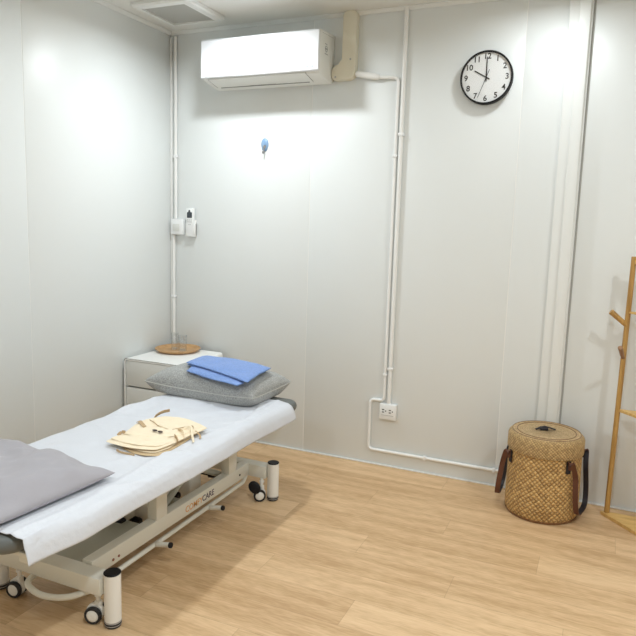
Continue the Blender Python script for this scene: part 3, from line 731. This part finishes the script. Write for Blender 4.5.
# ------------------------------------------------------------------ folded blue cloth on the head cushion
def pil_top(X, Y):
    # invert roughly: local coords
    r = math.radians(-1.5); dx, dy = X - 0.838, Y + 0.700
    u = (dx * math.cos(r) + dy * math.sin(r)) / 0.348; v = (-dx * math.sin(r) + dy * math.cos(r)) / 0.206
    u = max(-.97, min(.97, u)); v = max(-.97, min(.97, v))
    return P1(u, v, 1).z
def cloth_pad(corners, z_off, th, seed, lift=0.0):
    A, Bc, Cc, D = [Vector((*c, 0)) for c in corners]
    def base(i, j):
        p = (A * (1 - i) + Bc * i) * (1 - j) + (D * (1 - i) + Cc * i) * j
        p.x += 0.006 * noise.noise(Vector((i * 3, j * 3, seed))); p.y += 0.005 * noise.noise(Vector((i * 4, j * 2, seed + 3)))
        z = 0.30 * pil_top(p.x, p.y) + 0.70 * 0.664
        z = max(z, pil_top(p.x, p.y) + 0.002)
        return p.x, p.y, z
    b = B(); n, m = 40, 30
    def prof(i, j, s):
        x, y, z = base(i, j); e = min(i, 1 - i, 1) * 14; f = min(j, 1 - j) * 11
        r = min(1, max(0, e)) ** .5 * min(1, max(0, f)) ** .5
        zz = z + z_off + th / 2 + s * th / 2 * (0.0 + 1.0 * r) + 0.0022 * noise.noise(Vector((x * 16, y * 16, seed))) + lift * max(0, i - .5) * max(0, .5 - j)
        return Vector((x, y, zz))
    b.grid(lambda i, j: prof(i, j, 1), n, m); b.grid(lambda i, j: prof(i, j, -1), n, m)
    bmesh.ops.remove_doubles(b.bm, verts=list(b.bm.verts), dist=0.0003)
    return b
t = thing('folded_cloth', 'folded bright blue cloth resting on the grey linen cushion', 'folded cloth', (0.9, -0.75, 0.67))
part('lower_fold', cloth_pad([(0.735, -0.865), (1.115, -0.960), (1.115, -0.66), (0.705, -0.60)], 0.002, 0.013, 5), m_blue, t, 180)
part('upper_fold', cloth_pad([(0.685, -0.795), (1.155, -0.925), (1.125, -0.615), (0.655, -0.565)], 0.0165, 0.013, 9), m_blue, t, 180)
part('inner_fold', cloth_pad([(0.695, -0.80), (1.05, -0.895), (1.03, -0.65), (0.69, -0.60)], 0.010, 0.007, 2), m_blue, t, 180)

# ------------------------------------------------------------------ folded cream garment
def slab(poly, z0, th, seed, wr=0.004, rings=16, sub=6, tilt=(0, 0)):
    P = [Vector((x, y, 0)) for x, y in poly]; n = len(P); D = []
    for i in range(n):
        p0, p1, p2, p3 = P[i - 1], P[i], P[(i + 1) % n], P[(i + 2) % n]
        for k in range(sub):
            s = k / sub
            cm = 0.5 * ((2 * p1) + (p2 - p0) * s + (2 * p0 - 5 * p1 + 4 * p2 - p3) * s * s + (3 * p1 - p0 - 3 * p2 + p3) * s ** 3)
            D.append(cm.lerp(p1.lerp(p2, s), 0.6))
    c = sum(P, Vector()) / n; b = B(); N = len(D)
    def ring(f, s):
        out = []
        for q in D:
            p = c.lerp(q, f); h = max(0, 1 - f ** 9) ** .5
            z = z0 + th * .5 + s * th * .5 * h + tilt[0] * (p.x - c.x) + tilt[1] * (p.y - c.y)
            if s > 0: z += wr * h * (noise.noise(Vector((p.x * 16, p.y * 16, seed))) + .7 * noise.noise(Vector((p.x * 34, p.y * 30, seed + 2))) + 0.8 * abs(noise.noise(Vector((p.x * 9 + p.y * 6, p.y * 12, seed + 5)))))
            out.append(Vector((p.x, p.y, z)))
        return out
    fs = [0.05] + [0.05 + 0.95 * math.sin(k / rings * PI / 2) for k in range(1, rings + 1)]
    R = [ring(f, 1) for f in fs] + [ring(f, -1) for f in reversed(fs[:-1])]
    b.ring_loft(R, cap=True); return b
G = 0.5275
t = thing('folded_garment', 'folded cream cotton wrap garment with ties in the middle of the bed', 'garment', (1.0, -1.47, G))
main = [(0.909, -1.677), (0.904, -1.559), (0.868, -1.445), (0.858, -1.35), (0.902, -1.272), (0.965, -1.252), (1.042, -1.263), (1.117, -1.292), (1.178, -1.325), (1.176, -1.402), (1.170, -1.466), (1.172, -1.537), (1.168, -1.60), (1.155, -1.662), (1.095, -1.687), (1.008, -1.694)]
part('lower_layer', slab([(0.975, -1.660), (0.94, -1.50), (0.93, -1.38), (1.00, -1.30), (1.140, -1.318), (1.168, -1.433), (1.178, -1.507), (1.186, -1.598), (1.182, -1.678), (1.132, -1.703), (1.066, -1.702)], G, 0.007, 3, .0015), m_beigedark, t, 180)
part('middle_layer', slab([(0.935, -1.655), (0.92, -1.50), (0.91, -1.36), (0.98, -1.29), (1.15, -1.335), (1.168, -1.433), (1.160, -1.507), (1.174, -1.598), (1.158, -1.668), (1.115, -1.686), (1.03, -1.680)], G + .0078, 0.005, 5, .0015), m_beige, t, 180)
part('main_layer', slab(main, G + .0145, 0.010, 8, .006, 22), m_beige, t, 180)
part('front_fold', slab([(0.915, -1.655), (0.92, -1.60), (0.985, -1.580), (1.055, -1.565), (1.115, -1.53), (1.160, -1.545), (1.158, -1.60), (1.142, -1.645), (1.085, -1.665), (1.005, -1.672)], G + .0235, 0.006, 12, .005, 20), m_beige, t, 180)
part('waistband', slab([(0.924, -1.583), (0.895, -1.462), (0.892, -1.38), (0.95, -1.418), (1.00, -1.440), (1.082, -1.456), (1.122, -1.405), (1.135, -1.375), (1.158, -1.429), (1.145, -1.484), (1.112, -1.532), (1.054, -1.566), (0.99, -1.580)], G + .0245, 0.007, 15, .004, 20), m_beige, t, 180)
part('far_fold', slab([(0.905, -1.36), (0.93, -1.292), (1.03, -1.275), (1.12, -1.305), (1.155, -1.335), (1.125, -1.365), (1.095, -1.41), (1.05, -1.435), (0.975, -1.415)], G + .0235, 0.005, 21, .005, 20), m_beige, t, 180)
zz = G + .033
def band(name, pts, wd, w, th, m, f=.02):
    b = B(); b.ribbon(fillet(pts, f), wd, w, th); part(name, b, m, t)
band('binding', [(0.866, -1.422, zz - .004), (0.89, -1.437, zz + .006), (0.925, -1.462, zz + .004), (0.952, -1.480, zz + .001)], (0.4, 0.7, 0.25), 0.016, 0.002, m_beigeband)
band('binding', [(0.902, -1.382, zz - .001), (0.95, -1.412, zz + .003), (1.0, -1.445, zz + .002)], (0.3, 0.5, 0.6), 0.004, 0.003, m_beigeband)
band('binding', [(1.082, -1.452, zz + .001), (1.118, -1.402, zz + .005), (1.132, -1.368, zz + .004), (1.150, -1.395, zz + .001)], (0.7, -0.4, .3), 0.004, 0.004, m_beigeband, .03)
band('binding', [(0.905, -1.60, zz - .012), (0.912, -1.585, zz + .002), (0.925, -1.575, zz - .001)], (0.5, .5, .2), 0.014, 0.0025, m_beigeband)
band('binding', [(1.140, -1.515, zz - .002), (1.165, -1.535, zz - .002), (1.180, -1.548, zz - .010)], (0.6, -.5, .3), 0.020, 0.0025, m_beigeband)
band('tie_strap', [(0.872, -1.315, G + .012), (0.865, -1.290, G + .022), (0.880, -1.262, G + .036), (0.905, -1.235, G + .040)], (0.35, -0.3, 0.8), 0.018, 0.0025, m_beigeband)
band('tie_strap', [(1.120, -1.43, zz + .002), (1.138, -1.405, zz + .014), (1.158, -1.415, zz + .012), (1.185, -1.452, zz - .006), (1.212, -1.480, zz - .026)], (0.5, 0.55, 0.2), 0.009, 0.0035, m_beige)
band('tie_strap', [(1.105, -1.440, zz + .002), (1.13, -1.450, zz + .009), (1.155, -1.470, zz + .004), (1.175, -1.495, zz - .012)], (0.5, -0.5, 0.3), 0.012, 0.003, m_beige)
band('tie_strap', [(1.165, -1.40, zz - .008), (1.19, -1.398, zz - .022), (1.206, -1.42, zz - .028)], (0.5, 0.55, 0.2), 0.008, 0.003, m_beigeband)
band('tie_strap', [(1.00, -1.705, G + .003), (0.996, -1.716, G + .010), (1.02, -1.722, G + .006), (1.09, -1.716, G + .004)], (0, .2, 1), 0.008, 0.0025, m_beigeband, .01)
for x, y in ((1.030, -1.508), (1.062, -1.512)):
    b = B(); b.lathe([(0, 0), (.0085, 0), (.010, .002), (.008, .005), (0, .006)], (x, y, zz + .003), (0, 0, 1), 16, 1.35, .7); part('toggle', b, m_snap, t)

# ------------------------------------------------------------------ basket
bx, by, zl = 2.552, -0.222, 0.345
t = thing('woven_basket', 'tall round woven rattan basket with flat lid and leather handles', 'basket', (bx, by, 0))
b = B(); b.lathe([(0, .004), (0.160, .001), (0.176, .008), (0.183, .02), (0.186, .08), (0.185, .16), (0.184, .24), (0.183, .32), (0.183, .40), (0.176, .402), (0, .402)], (bx, by, 0), (0, 0, 1), 96, uv=True)
body = part('basket_body', b, m_weave, t, 60)
b = B(); b.lathe([(0.165, 0.0), (0.176, 0.0005), (0.181, .006), (0.183, .012), (0.178, .013), (0.168, .004)], (bx, by, 0.0003), (0, 0, 1), 64); part('base_rim', b, m_rimdark, t)
lid = B(); lid.lathe([(0.1845, zl), (0.189, zl), (0.191, zl + .004), (0.191, zl + .070), (0.187, zl + .080), (0.180, zl + .087), (0.176, zl + .0885)], (bx, by, 0), (0, 0, 1), 96, uv=True); L = part('lid', lid, m_weave2, t, 60)
tp = B()
prof = [(0.176, zl + .0885)]; z0 = zl + .090
for k in range(1, 60):
    rr = 0.175 - k * 0.0032
    if rr < 0.004: break
    prof.append((rr, z0 + 0.0018 * abs(math.sin((0.19 - rr) / 0.0145 * PI)) + (0.003 if rr > 0.13 else 0.002) * 1.0))
prof.append((0, z0 + .003))
tp.lathe(prof, (bx, by, 0), (0, 0, 1), 96, uv=True); part('lid_top', tp, m_weave3, L, 60)
for rr, th in ((0.147, .0015), (0.171, .0013)):
    b = B(); b.lathe([(rr - th, z0 + .002), (rr - th, z0 + .0062), (rr, z0 + .0070), (rr + th, z0 + .0062), (rr + th, z0 + .002)], (bx, by, 0), (0, 0, 1), 80)
    part('braid_line', b, m_rimdark, L)
# leather toggle
b = B(); kx, ky, kz = bx - .012, by + .008, z0 + .005
b.box(-0.024, 0.018, -0.016, 0.016, 0.0, 0.016, .006, 3, Matrix.Translation((kx, ky, kz)) @ Matrix.Rotation(.3, 4, 'Z'))
b.ribbon([(kx - .042, ky - .018, kz + .002), (kx - .02, ky - .006, kz + .012), (kx, ky, kz + .019), (kx + .03, ky + .010, kz + .012), (kx + .054, ky + .016, kz + .005)], (-.3, 1, 0), 0.013, 0.005)
part('knob', b, m_leatherd, L)
# strap handles
def handle(angA, angB, out, zatt, zlow, side, skip_dark=False):
    RA = 0.1875
    A = Vector((bx + RA * math.cos(angA), by + RA * math.sin(angA), zatt)); Bp = Vector((bx + RA * math.cos(angB), by + RA * math.sin(angB), zatt + .01))
    mid = (angA + angB) / 2; od = Vector((math.cos(mid), math.sin(mid), 0))
    nA = Vector((math.cos(angA), math.sin(angA), 0)); nB = Vector((math.cos(angB), math.sin(angB), 0))
    P = [A + nA * .003 + Vector((0, 0, -.010)), A + nA * .005 + Vector((0, 0, .030)), A + nA * .028 + Vector((0, 0, .030)), A.lerp(Bp, .09) + od * out * .70 + Vector((0, 0, -.04)),
         A.lerp(Bp, .04) + od * out * .9 + Vector((0, 0, (zlow - zatt) * .62)), A.lerp(Bp, .14) + od * out * 1.05 + Vector((0, 0, zlow - zatt)), A.lerp(Bp, .86) + od * out * 1.05 + Vector((0, 0, zlow - zatt)),
         A.lerp(Bp, .96) + od * out * .9 + Vector((0, 0, (zlow - zatt) * .62)), A.lerp(Bp, .91) + od * out * .70 + Vector((0, 0, -.04)), Bp + nB * .028 + Vector((0, 0, .030)), Bp + nB * .005 + Vector((0, 0, .030)), Bp + nB * .003 + Vector((0, 0, -.010))]
    path = fillet(P, 0.06, 7)
    b = B(); b.ribbon(path, tuple(od), 0.026, 0.004); 
    h = part('handle', b, m_leather, t, 50)
    b = B(); b.ribbon([p + (sum((A, Bp), Vector()) / 2 + od * out + Vector((0, 0, zlow - zatt + .12)) - p) * 0.035 for p in path[4:-4]], tuple(od), 0.025, 0.002); part('handle_lining', b, m_leatherd, h, 50)
    for Q, nn in ((A, nA), (Bp, nB)):
        b = B(); s = Vector((-nn.y, nn.x, 0)); b.ring_loft([[Q + nn * d + s * sx * .013 + Vector((0, 0, sz)) for sx, sz in ((-1, -.030), (1, -.030), (1, .034), (-1, .034))] for d in (-.001, .0035)])
        part('handle_tab', b, m_leatherd, h, 0)
handle(math.radians(-48), math.radians(22), 0.048, 0.305, 0.050, 1)
handle(math.radians(-148), math.radians(-215), 0.060, 0.305, 0.065, -1)

# ------------------------------------------------------------------ bamboo stand
t = thing('coat_stand', 'light bamboo corner coat stand with pegs and triangular shelves, right edge', 'coat stand', (3.1, -0.22, 0))
pA, pB, pC = (2.876, -0.125), (3.42, -0.125), (3.15, -0.42)
def tri(z0, z1, grow, m, name='shelf', r=0.035):
    c = Vector(((pA[0] + pB[0] + pC[0]) / 3, (pA[1] + pB[1] + pC[1]) / 3, 0)); pts = []
    for q in (pA, pC, pB):
        v = Vector((*q, 0)); d = (v - c).normalized(); w = v + d * grow; pts.append((w.x, w.y))
    b = B(); b.prism(rr_poly(pts, r, 6), z0, z1, bev=0.003); return part(name, b, m, t, 40)
tri(0.0005, 0.018, 0.045, m_bambooh, 'base_board', 0.03)
for k, (x, y) in enumerate((pA, pB, pC)):
    b = B(); b.cyl((x, y, 0.018), (x + (0.012 if k == 0 else 0), y, 1.362), 0.0135, 0.0125, seg=20, bev=.002); part('post', b, m_bamboo, t)
tri(0.568, 0.582, -0.004, m_bambooh, r=0.01)
tri(1.078, 1.088, -0.006, m_bambooh, r=0.01)
tri(1.325, 1.345, -0.008, m_bambooh, r=0.01)
def peg(p0, p1, r, m, flat=False):
    b = B(); p0, p1 = Vector(p0), Vector(p1); b.cyl(p0, p1, r * .85, r, seg=18, bev=.003); part('peg', b, m, t)
peg((2.884, -0.128, 1.016), (2.804, -0.14, 1.083), 0.0145, m_bamboo)
peg((2.881, -0.130, 0.850), (2.862, -0.215, 0.915), 0.0115, m_brownpeg)
peg((3.43, -0.125, 1.02), (3.50, -0.14, 1.08), 0.0135, m_bamboo)

# ------------------------------------------------------------------ ceiling lamps and added fill lights
m_emit = emit('lamp_diffuser', (0.92, 0.97, 1.0), 1.0)
def lamp(x, y, label, watts, spread=150):
    power = 8.0
    t = thing('ceiling_light', label, 'ceiling light', (x, y, H), 'round ceiling lights')
    b = B(); b.cyl((x, y, H - .020), (x, y, H - .0005), 0.085, seg=40, bev=.004); part('housing', b, m_white, t)
    m = m_emit.copy(); m.node_tree.nodes['Principled BSDF'].inputs['Emission Strength'].default_value = power
    b = B(); b.lathe([(0.070, 0), (0.069, -.003), (0.05, -.006), (.028, -.0075), (0, -.008)], (x, y, H - .0205), (0, 0, 1), 32); part('diffuser', b, m, t)
    ld = bpy.data.lights.new('lamp_light', 'AREA'); ld.shape = 'DISK'; ld.size = 0.14; ld.energy = watts; ld.color = (0.90, 0.965, 1.0); ld.spread = math.radians(spread)
    lo = bpy.data.objects.new('lamp_light', ld); C.objects.link(lo); lo.parent = t; lo.location = (0, 0, -0.031)
lamp(0.80, -0.66, 'round white ceiling light above the air conditioner', 14.0, 165)
lamp(2.42, -0.42, 'round white ceiling light above the wall clock', 4.0, 170)
lamp(0.85, -3.00, 'added unseen fill light over the near end of the bed', 12, 175)  # out-of-view lamp added as fill from behind
lamp(2.60, -3.00, 'added unseen fill light near the camera', 25, 175)  # unseen lamp put in to even out the walls and light the hem
lamp(3.75, -1.60, 'added unseen fill light on the right side of the room', 17, 165)  # added fill from the right, outside the view

# ------------------------------------------------------------------ world, camera, view
w = bpy.data.worlds.new('World'); bpy.context.scene.world = w; w.use_nodes = True
w.node_tree.nodes['Background'].inputs[0].default_value = (0.9, 0.95, 1, 1); w.node_tree.nodes['Background'].inputs[1].default_value = 0.05
yaw, pitch, roll, fpx = 0.41537, -0.1433, 0.02964, 650.99
cyw, syw = math.cos(yaw), math.sin(yaw)
f = Vector((-syw * math.cos(pitch), cyw * math.cos(pitch), math.sin(pitch))); r = Vector((cyw, syw, 0)); u = r.cross(f)
r2 = r * math.cos(roll) + u * math.sin(roll); u2 = -r * math.sin(roll) + u * math.cos(roll)
cam = bpy.data.cameras.new('camera'); co = bpy.data.objects.new('camera', cam); C.objects.link(co)
co.matrix_world = Matrix(((r2.x, u2.x, -f.x, 2.77115), (r2.y, u2.y, -f.y, -3.7307), (r2.z, u2.z, -f.z, 1.47632), (0, 0, 0, 1)))
cam.sensor_width = 36; cam.lens = 36 * fpx / 636; cam.clip_start = 0.05
sc = bpy.context.scene; sc.camera = co
sc.view_settings.view_transform = 'Standard'; sc.view_settings.look = 'None'; sc.view_settings.gamma = 1; sc.view_settings.use_curve_mapping = False
sc.view_settings.exposure = 0.16
sc.cycles.max_bounces = 10; sc.cycles.diffuse_bounces = 6; sc.cycles.transparent_max_bounces = 16
